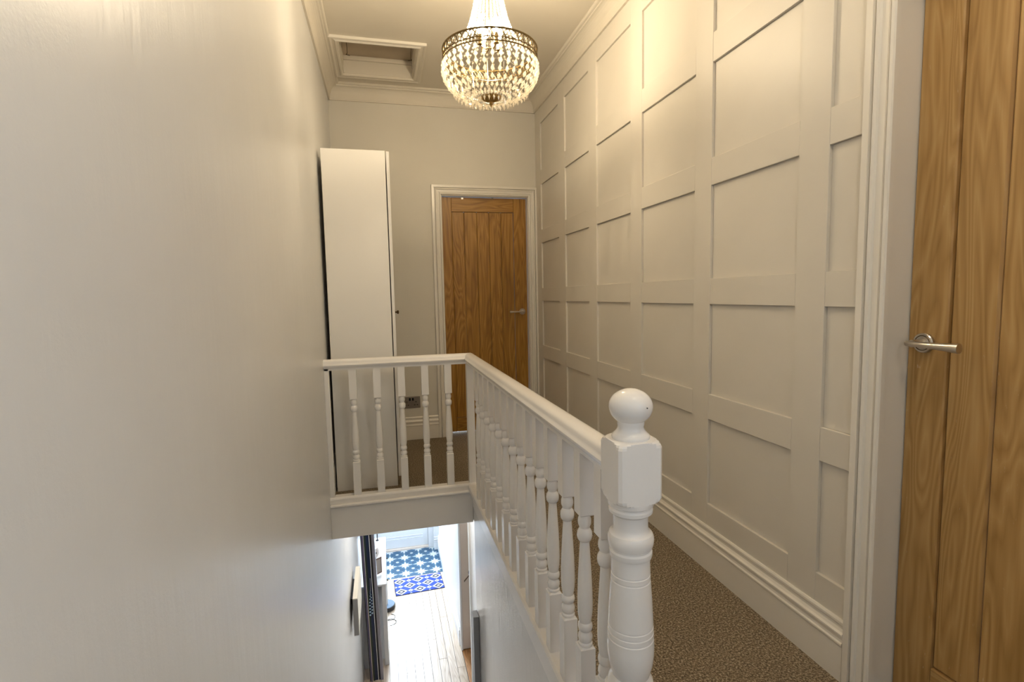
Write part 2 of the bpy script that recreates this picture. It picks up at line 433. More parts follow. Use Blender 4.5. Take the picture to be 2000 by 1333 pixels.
# ------------------------------------------------------------------ stairwell and hall downstairs
ws = MB().box(.500, .60, .25, 3.08, ZL, -.19).build('wall_stairs', M['stairwall']); struct(ws, 'glossy pale wall of the stairwell below the long balustrade', 'wall')
o = box('trim_4', M['spindle'], (.490, .522, .25, 3.10, -.105, -.018), bev=.002); struct(o, 'cream fascia board below the long run of spindles', 'trim')
o = box('trim_5', M['stairwall'], (.4935, .522, .25, 3.07, -.192, -.106), bev=.003); struct(o, 'glossy white apron strip on the stairwell wall', 'trim')
o = box('trim_6', M['spindle'], (L, .492, 3.062, 3.08, -.205, -.016), bev=.002); struct(o, 'white fascia board below the short run of spindles', 'trim')
o = MB().box(L, .522, 3.050, 3.10, -.016, 0, .004).box(.476, .53, .25, 3.05, -.018, 0, .004).build('trim_7', M['spindle']); struct(o, 'white nosing around the edge of the stairwell opening', 'trim')
o = box('trim_8', M['grey_post'], (.462, .4985, 2.985, 3.06, -2.65, -.775), bev=.003); struct(o, 'narrow grey upright post at the end of the stairwell wall', 'trim')
# stairs below the camera
s_ = MB()
for k in range(13):
    z = -.2077 * (k + 1); y = .25 + .225 * k
    s_.box(L, .50, y, y + .245, z - .2077 if k < 12 else ZL, z)
s_ = s_.build('stairs', M['carpet']); struct(s_, 'carpeted stairs going down to the hall', 'stairs')
HR = .700
o = box('ceiling_hall', M['hallwhite'], (L, 2.6, 3.082, 8.0, -.202, -.191), origin=None); struct(o, 'white ceiling of the hall below the landing', 'ceiling')
sub = box('floor_hall', M['dark_void'], (L - .1, 2.6, 2.6, 8.05, ZL - .1, ZL - .012), origin=None); struct(sub, 'glare-paled plank floor of the hall downstairs with star tiles by the front door', 'floor')
# planks, each one a piece
pw = .0862; x = L + .002; col = 0
while x < HR - .01:
    y = 3.0 + random.uniform(-.9, 0)
    while y < 7.06:
        ln = random.uniform(.75, 1.7); y1 = min(y + ln, 7.062)
        if y1 > 3.05 and y1 - max(y, 2.65) > .06:
            box('plank', M['paled_pine'], (x, min(x + pw - .0034, HR), max(y, 2.65), y1 - .003, ZL - .014, ZL - random.uniform(0, .0008)), sub, .0012)
        y = y1
    x += pw; col += 1
x = HR + .003
while x < 1.9:
    for y0, y1 in ((2.65, 4.2), (4.2, 5.9), (5.9, 7.4)): box('plank', M['orange'], (x, x + .13, y0, y1 - .002, ZL - .014, ZL - .0005), sub, .0012)
    x += .132

def star_tile():
    m = new_mat('star_tile_print', (.1, .2, .4), .5, 0, **{'Specular IOR Level': .25}); nt = m.node_tree
    tc = node(m, 'ShaderNodeTexCoord'); sp = node(m, 'ShaderNodeSeparateXYZ'); lnk(m, tc.outputs['Object'], sp.inputs[0])
    u = X(nt, sp.outputs[0]) / .2135; v = X(nt, sp.outputs[1]) / .2295
    def ray_(a, b, ln, wd): return (a.abs() / ln + b.abs() / wd).lt(1.0).max((a.abs() / wd + b.abs() / ln).lt(1.0))
    d1_ = (u + v) * .7071; d2_ = (u - v) * .7071
    star = ray_(u, v, .50, .13).max(ray_(d1_, d2_, .36, .13))
    core = (u * u + v * v).lt(.012)
    cu = u.abs().op('SUBTRACT', .5); cv = v.abs().op('SUBTRACT', .5)
    e1 = (cu + cv) * .7071; e2 = (cu - cv) * .7071
    small = ray_(cu, cv, .15, .06).max(ray_(e1, e2, .13, .06))
    rr = (cu * cu + cv * cv).sqrt()
    petal = rr.lt(.40)
    base = mix(m, petal, (.040, .098, .160), (.029, .078, .138))
    c = mix(m, star.max(core).max(small), base, (.46, .49, .50))
    lnk(m, c, bsdf(m).inputs['Base Color']); return m
M['tile'] = star_tile()
tw, tl = .2135, .2295
t0 = None
for i in range(-1, 4):
    for j in range(0, 4):
        cx, cy = -.041 + .2135 * i, 7.172 + .2295 * j
        xa, xb = max(cx - tw / 2 + .001, L), min(cx + tw / 2 - .001, HR)
        ya, yb = max(cy - tl / 2 + .001, 7.066), min(cy + tl / 2 - .001, 7.92)
        if xb - xa < .02: continue
        MB().box(xa, xb, ya, yb, ZL - .012, ZL + .001, .001).build('tile', M['tile'], sub, (cx, cy, ZL))
xa = -.041 + .2135 * 3.5
if HR - xa > .004: box('tile_edge', M['white'], (xa, HR, 7.066, 7.8, ZL - .012, ZL + .0005), sub)
box('threshold_strip', M['paled_pine'], (L, HR, 7.058, 7.07, ZL - .01, ZL + .004), sub, .001)

# hall walls
wh = MB().box(HR, HR + .1, 5.42, 8.0, ZL, -.2).box(HR, HR + .1, 3.08, 4.56, ZL, -.2).box(HR, HR + .1, 4.56, 5.42, ZL + 2.03, -.2).build('wall_hall_right', M['hallwhite']); struct(wh, 'bright white wall of the hall beside the doormat', 'wall')
o = MB().box(2.5, 2.6, 2.6, 8.0, ZL, -.2).box(HR + .1, 2.6, 7.4, 7.5, ZL, -.2).box(.60, 2.6, 2.5, 2.6, ZL, -.2).build('wall_side_room', M['hallwhite']); struct(o, 'plain wall of the side room off the hall', 'wall')
o = MB().loft([[(HR - p, t, ZL + z * 1.15) for p, z in skp] for t in (5.46, 7.78)]).build('baseboard_hall', M['hallwhite']); struct(o, 'white skirting board along the bright hall wall', 'skirting')
FDY = 7.90
DX0, DX1 = -.215, .545
wfh = MB().box(.630, HR + .1, 7.77, 8.0, ZL, -.2).box(L - .1, -.30, 7.77, 8.0, ZL, -.2).box(-.30, .630, 7.77, 8.0, -.30, -.2).build('wall_hall_front', M['hallwhite']); struct(wfh, 'white wall around the front door downstairs', 'wall')
o = MB().loft([[(t, 7.77 - p, ZL + z * 1.05) for p, z in skp] for t in (.628, HR)]).build('baseboard_hall_front', M['hallwhite']); struct(o, 'short white skirting board beside the front door', 'skirting')
d3 = empty('door_3', (.16, FDY, ZL)); struct(d3, 'white front door at the end of the hall with glazed top', 'door')
box('door_leaf', M['hallwhite'], (DX0, DX1, FDY, FDY + .05, ZL + .03, ZL + 1.02), d3, .002)
box('door_leaf_top', M['hallwhite'], (DX0, DX1, FDY, FDY + .05, ZL + 1.93, ZL + 2.03), d3, .002)
for a, b_ in ((DX0, DX0 + .10), (DX1 - .10, DX1)): box('door_stile', M['hallwhite'], (a, b_, FDY, FDY + .05, ZL + 1.02, ZL + 1.93), d3)
box('glass_pane', M['doorglass'], (DX0 + .10, DX1 - .10, FDY + .02, FDY + .03, ZL + 1.02, ZL + 1.93), d3)
box('fanlight_pane', M['doorglass'], (DX0, DX1, FDY + .02, FDY + .03, ZL + 2.08, ZL + 2.36), d3)
for a, b_, c_, d_ in ((DX0 - .085, DX0 - .003, ZL, -.30), (DX1 + .003, .630, ZL, -.30)): box('frame_jamb', M['hallwhite'], (a, b_, FDY - .045, FDY + .07, c_, d_), d3, .004)
box('frame_transom', M['hallwhite'], (DX0 - .003, DX1 + .003, FDY - .02, FDY + .07, ZL + 2.033, ZL + 2.08), d3)
box('frame_sill', M['cream'], (DX0 - .003, DX1 + .003, FDY - .035, FDY + .07, ZL - .01, ZL + .027), d3, .003)
for z in (.165, .205, .86, .90): box('panel_bead', M['hallwhite'], (DX0 + .08, DX1 - .08, FDY - .006, FDY, ZL + z, ZL + z + .010), d3, .002)
# cream inner door standing open across the side-room opening
d4 = empty('door_4', (HR, 5.40, ZL)); struct(d4, 'cream inner door standing open at the side of the hall', 'door')
box('door_leaf', M['cream'], (HR + .012, HR + .75, 5.375, 5.41, ZL + .01, ZL + 2.0), d4, .002)
box('frame_edge', M['hallwhite'], (HR - .008, HR + .011, 5.37, 5.46, ZL, -.25), d4, .002)
box('frame_edge', M['hallwhite'], (HR - .018, HR + .10, 4.56, 4.60, ZL, ZL + 2.03), d4, .003)
lever_handle(d4, lambda a, q, u: (HR + .105 + a * .55, 5.375 - q * .7, -1.815 + u), -1, M['brass_dark'], .075)

# ------------------------------------------------------------------ balustrade
bal = empty('balustrade', (.499, 3.10, 0)); tag(bal, 'white painted balustrade with turned spindles and ball-topped newel around the stairwell', 'balustrade')
RX, RY = .499, 3.100
# handrail: profile (offset from the centre line, z)
hp = [(-.022, .778), (-.022, .787), (-.026, .793), (-.033, .800), (-.0345, .808), (-.031, .814), (-.0275, .820), (-.027, .828), (-.022, .835), (-.012, .8395), (0, .841)]
hp = hp + [(-a, z) for a, z in reversed(hp[:-1])]
# short run along x, long run along y; mitred where they meet
MB().loft([[(L, RY + a, z) for a, z in hp], [(RX + a, RY + a, z) for a, z in hp]], True, True).build('handrail', M['spindle'], bal)
MB().loft([[(RX + a, RY + a, z) for a, z in hp], [(RX + a, 1.055, z) for a, z in hp]], True, True).build('handrail', M['spindle'], bal)
bp = [(-.031, 0), (-.031, .026), (-.027, .034), (-.022, .038), (.022, .038), (.027, .034), (.031, .026), (.031, 0)]
MB().loft([[(L, RY + a, z) for a, z in bp], [(RX + a, RY + a, z) for a, z in bp]]).build('base_rail', M['spindle'], bal)
MB().loft([[(RX + a, RY + a, z) for a, z in bp], [(RX + a, 1.0, z) for a, z in bp]]).build('base_rail', M['spindle'], bal)
# one turned spindle, shared by all
w = .0208
tp = [(.0150, .2345), (.0195, .238), (.0195, .243), (.0165, .247), (.0185, .252), (.0200, .259), (.0190, .267), (.0155, .273), (.0148, .277), (.0185, .281), (.0200, .289), (.0190, .297), (.0160, .302),
      (.0170, .308), (.0195, .325), (.0207, .350), (.0203, .380), (.0190, .420), (.0168, .460), (.0145, .497), (.0130, .520), (.0128, .528), (.0165, .531), (.0195, .537), (.0205, .546), (.0195, .556), (.0160, .562), (.0140, .566), (.0150, .570), (.0175, .576), (.0182, .584), (.0172, .592), (.0150, .598), (.0150, .604)]
sp = MB().lathe(tp, 0, 0, 18)
def sq_block(mb, z0, z1, hw, hi_end, lo_end):
    P = []
    if lo_end: P += [(hw * 1.03, z0), (hw * 1.22, z0 + .005)]
    P += [(hw * 1.5, z0 if not lo_end else z0 + .012), (hw * 1.5, z1 if not hi_end else z1 - .012)]
    if hi_end: P += [(hw * 1.22, z1 - .005), (hw * 1.03, z1)]
    mb.lathe(P, 0, 0, 24, True, False, hw, PI / 24)
def sq_prism(mb, z0, z1, hw, chz0=0.0, chz1=0.0):
    r = lambda h, z: [(-h, -h, z), (h, -h, z), (h, h, z), (-h, h, z)]
    rings = []
    if chz0: rings.append(r(hw * .80, z0))
    rings.append(r(hw, z0 + chz0)); rings.append(r(hw, z1 - chz1))
    if chz1: rings.append(r(hw * .80, z1))
    mb.loft(rings)
sq_prism(sp, .030, .2365, w, 0, .004); sq_prism(sp, .602, .785, w, .004, 0)
YB = [1.137, 1.271, 1.405, 1.540, 1.669, 1.794, 1.924, 2.052, 2.184, 2.317, 2.451, 2.583, 2.712, 2.838]
first = sp.build('baluster', M['spindle'], bal, (0, 0, 0)); first.location = Vector((RX, YB[0] - .021, 0)) - bal.location
for y in YB[1:]: link_copy(first, 'baluster', bal, (RX, y - .021, 0))
for x in (-.182, -.047, .091, .228, .365): link_copy(first, 'baluster', bal, (x, RY, 0))
cp_ = MB(); sq_prism(cp_, .02, .785, .0215); cp_ = cp_.build('corner_post', M['spindle'], bal, (0, 0, 0)); cp_.location = (0, -.0, 0)
box('wall_batten', M['spindle'], (L, L + .026, RY - .022, RY + .022, .0, .80), bal, .002)
# newel post
NX, NY = .5125, 1.012
nw = MB()
lower = [(.047, -.30), (.047, .300)]
MB_ = MB(); MB_.lathe([(.050, -.02), (.068, .0), (.0725, .02), (.0725, .27), (.060, .292), (.049, .300)], NX, NY, 32, True, False, .0505, PI / 32)
np_ = [(.044, .298), (.049, .303), (.051, .310), (.049, .318), (.044, .324), (.0415, .330), (.0445, .340), (.0490, .358), (.0515, .380), (.0520, .402), (.0512, .418), (.0498, .4195), (.0498, .4215), (.0510, .4225), (.0508, .432), (.0494, .4335), (.0494, .4355), (.0506, .4365),
       (.0503, .446), (.0490, .4475), (.0490, .4495), (.0500, .4505), (.0485, .480), (.0462, .520), (.0438, .552), (.0424, .5535), (.0424, .5555), (.0435, .5565), (.0432, .566), (.0419, .5675), (.0419, .5695), (.0430, .5705), (.0418, .605), (.0455, .607), (.0470, .612), (.0470, .620), (.0440, .624), (.0440, .628), (.0475, .630),
       (.0498, .638), (.0505, .646), (.0498, .654), (.0470, .660), (.0430, .662), (.0395, .666), (.0378, .674), (.0378, .694), (.0390, .702), (.0440, .706), (.0475, .709), (.0480, .716), (.0450, .720), (.0450, .723), (.0495, .726), (.0505, .732), (.0500, .738)]
MB_.lathe(np_, NX, NY, 40)
bl = [(.0485, .735)] + [(.0485 + .0225 * math.sin(PI / 2 * k / 6), .735 + .026 * (1 - math.cos(PI / 2 * k / 6))) for k in range(1, 7)]
bl += [(.071, .846)] + [(.0485 + .0225 * math.cos(PI / 2 * k / 6), .846 + .026 * math.sin(PI / 2 * k / 6)) for k in range(1, 7)]
MB_.lathe(bl, NX, NY, 48, True, False, .0502, PI / 48)
newel = MB_.build('newel_post', M['spindle'], bal, (NX, NY, 0))
cap = [(.0400, .871), (.0412, .876), (.0400, .880), (.0350, .884), (.0295, .891), (.0275, .898), (.0290, .903)] + [(.0470 * math.cos(a), .9415 + .0385 * math.sin(a) * (1.0 if a > 0 else 1.05)) for a in [(-.90 + (PI / 2 + .90) * k / 16) for k in range(17)]]
cap[-1] = (.0008, cap[-1][1])
MB().lathe(cap, NX, NY, 40).build('newel_ball', M['spindle'], newel)
MB().tube([(NX + .015, NY - .0465, .945), (NX + .015, NY - .040, .945)], .0013, 8).build('nail_hole', M['dark_void'], newel)

# ------------------------------------------------------------------ wardrobe
wd = empty('wardrobe', (-.13, 3.5, 0)); tag(wd, 'tall narrow white wardrobe standing against the stairwell wall', 'wardrobe')
WX0, WX1, WY0, WY1, WZ = -.312, .052, 3.272, 3.80, 2.058
box('side_panel', M['wardrobe'], (WX0, WX1, WY0, WY0 + .018, 0, WZ), wd, .001)
box('side_panel', M['wardrobe'], (WX0, WX1, WY1 - .018, WY1, 0, WZ), wd, .001)
box('top_panel', M['wardrobe'], (WX0, WX1, WY0 + .018, WY1 - .018, WZ - .018, WZ), wd)
box('bottom_panel', M['wardrobe'], (WX0, WX1 - .002, WY0 + .018, WY1 - .018, .055, .073), wd)
box('back_panel', M['wardrobe'], (WX0, WX0 + .006, WY0 + .018, WY1 - .018, .073, WZ - .018), wd)
box('plinth', M['wardrobe'], (WX1 - .03, WX1 - .012, WY0 + .018, WY1 - .018, 0, .055), wd)
wdoor = box('door', M['wardrobe'], (WX1 + .006, WX1 + .024, WY0 + .003, WY1 - .003, .060, WZ - .003), wd, .001)
kb = MB()
def knob_ring(r, q): return [(WX1 + .024 + q, 3.345 + r * math.cos(2 * PI * k / 16), 1.092 + r * math.sin(2 * PI * k / 16)) for k in range(16)]
kb.loft([knob_ring(.008, 0), knob_ring(.006, .004), knob_ring(.0045, .008), knob_ring(.010, .014), knob_ring(.0125, .019), knob_ring(.010, .024), knob_ring(.002, .026)], True, True).build('knob', M['brass_dark'], wdoor)

# ------------------------------------------------------------------ socket
so = empty('wall_socket', (.203, D, .31)); tag(so, 'brushed steel double power socket on the end wall beside the door', 'socket')
SX0, SX1, SZ0, SZ1 = .130, .276, .265, .362
box('plate', new_mat('dull_steel', (.36, .32, .28), .35, 1.0), (SX0, SX1, D - .006, D, SZ0, SZ1), so, .002)
for x in (.166, .240):
    for dx, dz, a, b_ in ((0, .012, .003, .0055), (-.011, -.014, .0055, .003), (.011, -.014, .0055, .003)):
        box('pin_hole', M['dark_void'], (x + dx - a, x + dx + a, D - .0068, D - .005, .306 + dz - b_, .306 + dz + b_), so)
for x in (.191, .215): box('rocker_switch', M['black'], (x - .0075, x + .0075, D - .010, D - .005, .328, .351), so, .001)

# ------------------------------------------------------------------ loft hatch
lh = empty('loft_hatch', (.04, 3.82, ZC)); tag(lh, 'square loft hatch in a moulded frame in the ceiling', 'hatch')
hpf = [(0, .0), (0, .012), (.006, .018), (.016, .018), (.022, .013), (.034, .012), (.046, .018), (.055, .016), (.055, 0)]
cor = [(HX0, HY0, -1, -1), (HX1, HY0, 1, -1), (HX1, HY1, 1, 1), (HX0, HY1, -1, 1)]
for i in range(4):
    a, b_ = cor[i], cor[(i + 1) % 4]
    MB().loft([[(c[0] + c[2] * p, c[1] + c[3] * p, ZC - q) for p, q in hpf] for c in (a, b_)]).build('frame_moulding', M['trim'] if i == 0 else M['ceiling'], lh)
for nm, b6 in (('reveal', (HX0, HX0 + .006, HY0, HY1, ZC - .004, ZC + .20)), ('reveal', (HX1 - .006, HX1, HY0, HY1, ZC - .004, ZC + .20)), ('reveal', (HX0 + .006, HX1 - .006, HY0, HY0 + .006, ZC - .004, ZC + .20)), ('reveal', (HX0 + .006, HX1 - .006, HY1 - .006, HY1, ZC - .004, ZC + .082))):
    box(nm, M['ceiling'], b6, lh)
box('stop_batten', M['ceiling'], (HX0 + .006, HX1 - .006, HY1 - .012, HY1 + .010, ZC + .088, ZC + .112), lh, .002)
box('hatch_board', paint('stained_hatch_board', (.50, .42, .32), .7, 60, .2, .12), (HX0 + .006, HX1 - .006, HY0 + .006, HY1 + .02, ZC + .122, ZC + .14), lh, .001)
for x, k in ((-.160, 1), (.265, -1)):
    MB().tube([(x, 3.70, ZC + .122), (x, 3.70, ZC + .085), (x - .002 * k, 3.86, ZC + .080), (x - .004 * k, 3.93, ZC + .074), (x - .014 * k, 3.945, ZC + .070), (x + .012 * k, 3.955, ZC + .070)], .0022, 6).build('wire_hook', M['brass_dark'], lh)

# ------------------------------------------------------------------ chandelier
CX, CY = .5195, 2.40
ch = empty('chandelier', (CX, CY, ZC)); tag(ch, 'crystal basket chandelier with bronze filigree rim and glowing candle bulbs', 'chandelier')
MB().lathe([(.004, 2.806), (.050, 2.808), (.055, 2.800), (.050, 2.788), (.020, 2.778), (.008, 2.770)], CX, CY, 28).build('ceiling_rose', M['bronze'], ch)
chain = MB()
for k in range(6):
    zc = 2.762 - k * .020; pts = []
    for j in range(12):
        a = 2 * PI * j / 12; du, dz = .006 * math.cos(a), .013 * math.sin(a)
        pts.append((CX + (du if k % 2 else 0), CY + (0 if k % 2 else du), zc + dz))
    chain.tube(pts, .0016, 6, True)
chain.build('chain', M['bronze'], ch)
MB().lathe([(.006, 2.655), (.040, 2.650), (.052, 2.640), (.056, 2.622), (.050, 2.618), (.046, 2.612), (.004, 2.616)], CX, CY, 28).build('crown', M['bronze'], ch)
# bronze filigree rim: two bands joined by scrolls and rings
RR, RZ0, RZ1 = .2130, 2.236, 2.287
rim = MB()
circ = lambda r, z, n: [(CX + r * math.cos(2 * PI * k / n), CY + r * math.sin(2 * PI * k / n), z) for k in range(n)]
rim.tube(circ(RR, RZ1, 64), .0038, 6, True); rim.tube(circ(RR, RZ0, 64), .0026, 6, True); rim.tube(circ(RR, RZ0 + .015, 64), .0018, 5, True)
NS = 44
for k in range(NS):
    a0 = 2 * PI * k / NS
    pts = []
    for j in range(9):
        a = a0 + 2 * PI / NS * .48 * math.cos(2 * PI * j / 9); z = RZ0 + .032 + .0155 * math.sin(2 * PI * j / 9)
        pts.append((CX + RR * math.cos(a), CY + RR * math.sin(a), z))
    rim.tube(pts, .0019, 4, True)
    rim.tube([(CX + RR * math.cos(a0 + d), CY + RR * math.sin(a0 + d), z) for d, z in ((-.05, RZ0 + .016), (.0, RZ0 + .034), (.05, RZ1 - .002))], .0017, 4)
    for s2 in (.25, .75):
        a1 = a0 + 2 * PI / NS * s2; pts = []
        for j in range(7):
            a = a1 + .0052 / RR * math.cos(2 * PI * j / 7); pts.append((CX + RR * math.cos(a), CY + RR * math.sin(a), RZ0 + .0075 + .0052 * math.sin(2 * PI * j / 7)))
        rim.tube(pts, .0013, 4, True)
rim.build('filigree_rim', M['bronze'], ch)
# basket of crystal drops: 38 strands of seven; one shared drop mesh
def basket(t):      # t 0 rim .. 1 bottom
    P = [(0, .2125, 2.228), (.14, .2170, 2.198), (.30, .2120, 2.168), (.46, .1960, 2.139), (.62, .1680, 2.113), (.78, .1280, 2.092), (.90, .0900, 2.080), (1.0, .055, 2.074)]
    for i in range(len(P) - 1):
        if t <= P[i + 1][0]:
            u = (t - P[i][0]) / (P[i + 1][0] - P[i][0]); return tuple(P[i][j] + u * (P[i + 1][j] - P[i][j]) for j in (1, 2))
    return P[-1][1:]
gm = MB()
n = 6
vv = [(0, 0, .0150)] + [(.0060 * math.cos(2 * PI * k / n), .0060 * math.sin(2 * PI * k / n), .0060) for k in range(n)] + [(.0088 * math.cos(2 * PI * (k + .5) / n), .0088 * math.sin(2 * PI * (k + .5) / n), -.0020) for k in range(n)] + [(0, 0, -.0150)]
ff = [(0, 1 + k, 1 + (k + 1) % n) for k in range(n)] + [(1 + k, 7 + k, 1 + (k + 1) % n) for k in range(n)] + [(1 + (k + 1) % n, 7 + k, 7 + (k + 1) % n) for k in range(n)] + [(13, 7 + (k + 1) % n, 7 + k) for k in range(n)]
gm.add(vv, ff)
drop0 = None; wires = MB(); rest = MB()
NST = 38
for s in range(NST):
    a = 2 * PI * (s + .5) / NST; line = []
    for k in range(22):
        r, z = basket(k / 21); line.append((CX + (r - .004) * math.cos(a), CY + (r - .004) * math.sin(a), z))
    wires.tube(line, .0006, 3)
    for k in range(7):
        t = .055 + k * .142; r, z = basket(min(t, .99)); sc = (1.05, 1.08, 1.04, 1.0, .95, .84, .70)[k]
        p = (CX + r * math.cos(a), CY + r * math.sin(a), z)
        if drop0 is None:
            drop0 = gm.build('crystal_drop', M['crystal'], ch, (0, 0, 0)); ob = drop0; ob.location = Vector(p) - ch.location
        else: ob = link_copy(drop0, 'crystal_drop', ch, p)
        r2, z2 = basket(min(t + .02, 1.0)); r1, z1 = basket(max(t - .02, 0))
        tilt = math.atan2(r2 - r1, -(z2 - z1) + 1e-6) * .55
        ob.rotation_euler = (0, -tilt, a + .15 * math.sin(s * 7 + k * 3)); ob.scale = (sc, sc, sc)
    r, z = basket(.62); rest.gem((CX + r * math.cos(a + .08), CY + r * math.sin(a + .08), z - .016), .0055, .012)
    r, z = basket(.80); rest.gem((CX + r * math.cos(a + .08), CY + r * math.sin(a + .08), z - .016), .0055, .012)
    r, z = basket(.97)
    if s % 2 == 0: rest.gem((CX + r * math.cos(a), CY + r * math.sin(a), z - .012), .0055, .013)
wires.build('strand_wires', M['chrome'], ch)
# tapered tent of bead strands above the rim
def tent(z):
    P = [(2.284, .205), (2.300, .150), (2.320, .127), (2.345, .112), (2.380, .097), (2.420, .082), (2.470, .069), (2.540, .058), (2.618, .050)]
    for i in range(len(P) - 1):
        if z <= P[i + 1][0]:
            u = (z - P[i][0]) / (P[i + 1][0] - P[i][0]); return P[i][1] + u * (P[i + 1][1] - P[i][1])
    return .05
for s in range(30):
    a = 2 * PI * s / 30; z = 2.288
    while z < 2.615:
        r = tent(z); rest.gem((CX + r * math.cos(a), CY + r * math.sin(a), z), .0056, .0072, 5); z += .0135 if r < .14 else .008
bs = rest.build('bead_strands', M['crystal'], ch); bs['kind'] = 'stuff'
# inner cage, finial, candle bulbs
cage = MB()
for r, z in ((.112, 2.098), (.072, 2.086), (.118, 2.205)): cage.tube(circ(r, z, 40), .0016, 5, True)
for k in range(10):
    a = 2 * PI * k / 10; cage.tube([(CX + r * math.cos(a), CY + r * math.sin(a), z) for r, z in ((.118, 2.205), (.116, 2.15), (.112, 2.098), (.072, 2.086), (.03, 2.084))], .0011, 4)
cage.build('wire_cage', M['chrome'], ch)
fin = MB(); rg = []
for r, z in ((.048, 2.085), (.040, 2.076), (.026, 2.070), (.012, 2.066)):
    rg.append([(CX + r * (1 + .05 * (-1) ** k) * math.cos(2 * PI * k / 40), CY + r * (1 + .05 * (-1) ** k) * math.sin(2 * PI * k / 40), z + .0016 * (-1) ** k) for k in range(40)])
fin.loft(rg); fin.lathe([(.010, 2.067), (.006, 2.060), (.009, 2.055), (.004, 2.047), (.001, 2.040)], CX, CY, 14)
fin.build('finial', new_mat('gilt_bronze', (.42, .26, .085), .5, .8), ch)
stem = MB().lathe([(.004, 2.270), (.004, 2.615)], CX, CY, 10).build('stem', M['chrome'], ch)
for k in range(4):
    a = 2 * PI * k / 4 + .4; x, y = CX + .050 * math.cos(a), CY + .050 * math.sin(a)
    MB().tube([(CX, CY, 2.30), (CX + .03 * math.cos(a), CY + .03 * math.sin(a), 2.288), (x, y, 2.300)], .003, 6).build('arm', M['bronze'], ch)
    hol = MB().lathe([(.004, 2.298), (.013, 2.302), (.011, 2.308), (.010, 2.345)], x, y, 12).build('candle_sleeve', M['bronze'], ch)
    MB().lathe([(.007, 2.345), (.013, 2.356), (.0165, 2.372), (.0150, 2.392), (.0080, 2.412), (.0010, 2.428)], x, y, 10).build('candle_bulb', M['bulb'], hol)

# second ceiling lamp over the near end of the landing (behind the viewer)
l2 = empty('ceiling_lamp', (.72, .45, ZC)); tag(l2, 'round glass ceiling lamp over the near end of the landing', 'lamp')
MB().lathe([(.004, ZC - .002), (.06, ZC - .002), (.055, ZC - .03), (.02, ZC - .045), (.02, ZC - .10)], .72, .45, 24).build('ceiling_rose', M['steel'], l2)
MB().lathe([(.02, ZC - .10), (.045, ZC - .112), (.056, ZC - .145), (.052, ZC - .185), (.032, ZC - .21), (.002, ZC - .217)], .72, .45, 16).build('lamp_shade', M['shade'], l2)

l3 = empty('hall_lamp', (.25, 4.25, -.202)); tag(l3, 'round glass ceiling lamp in the hall below the landing', 'lamp')
MB().lathe([(.004, -.204), (.06, -.204), (.055, -.225), (.02, -.235), (.02, -.25)], .25, 4.25, 24).build('ceiling_rose', M['steel'], l3)
MB().lathe([(.02, -.25), (.075, -.265), (.105, -.30), (.10, -.345), (.06, -.375), (.002, -.385)], .25, 4.25, 16).build('lamp_shade', M['hall_shade'], l3)

# ------------------------------------------------------------------ things in the hall downstairs
def rug_mat():
    m = new_mat('diamond_rug_print', (.05, .07, .4), .9); nt = m.node_tree
    tc = node(m, 'ShaderNodeTexCoord'); sp_ = node(m, 'ShaderNodeSeparateXYZ'); lnk(m, tc.outputs['Object'], sp_.inputs[0])
    u = X(nt, sp_.outputs[0]); v = X(nt, sp_.outputs[1]); PU, PV = .245, .25
    def dia(ou, ov, a, b_):
        return (u + ou).cell(PU).abs() / a + (v + ov).cell(PV).abs() / b_
    big = dia(0, PV / 2, .082, .072).min(dia(PU / 2, 0, .082, .072))
    sml = dia(PU / 2, PV / 2, .036, .032).min(dia(0, 0, .036, .032))
    wb = (big.lt(1.0) * big.gt(.66)).max(big.lt(.30))
    ws_ = sml.lt(1.0) * sml.gt(.38)
    c = mix(m, big.lt(.66), (.022, .055, .30), (.012, .014, .045))
    c = mix(m, wb.max(ws_), c, (.62, .64, .66))
    lnk(m, c, bsdf(m).inputs['Base Color']); bump(m, noise(m, coords(m), 700, 2), .3, .002); return m
rug = empty('doormat', (.331, 6.845, ZL)); rug.rotation_euler.z = math.radians(2.9); tag(rug, 'blue and white diamond pattern doormat on the plank floor', 'mat')
o = MB().box(-.3145, .3145, -.192, .192, .001, .009, .002).build('pile', rug_mat()); o.parent = rug
o = MB().box(-.3225, .3225, -.200, .200, .0, .006, .002).build('border', new_mat('navy_binding', (.012, .016, .07), .9)); o.parent = rug

ct = empty('console_table', (-.2, 5.9, ZL)); tag(ct, 'narrow white console table against the hall wall', 'table')
TZ = -1.79
box('table_top', M['white'], (L + .002, -.075, 5.345, 6.44, TZ - .022, TZ), ct, .003)
for x in (-.125, -.33):
    for y in (5.36, 6.38): box('leg', M['white'], (x, x + .045, y, y + .045, ZL, TZ - .022), ct, .002)
for y in (5.47,): box('end_panel', M['white'], (-.33, -.085, y, y + .016, ZL + .0, TZ - .022), ct)
for y0, y1 in ((5.41, 5.885), (5.895, 6.375)):
    dr = box('drawer', M['white'], (-.10, -.082, y0, y1, TZ - .17, TZ - .028), ct, .002)
    ym = (y0 + y1) / 2 - .05
    MB().tube([(-.082, ym, TZ - .10), (-.070, ym, TZ - .10), (-.064, ym, TZ - .10), (-.058, ym, TZ - .10)], [.004, .004, .011, .009], 10).build('knob', M['brass_dark'], dr)

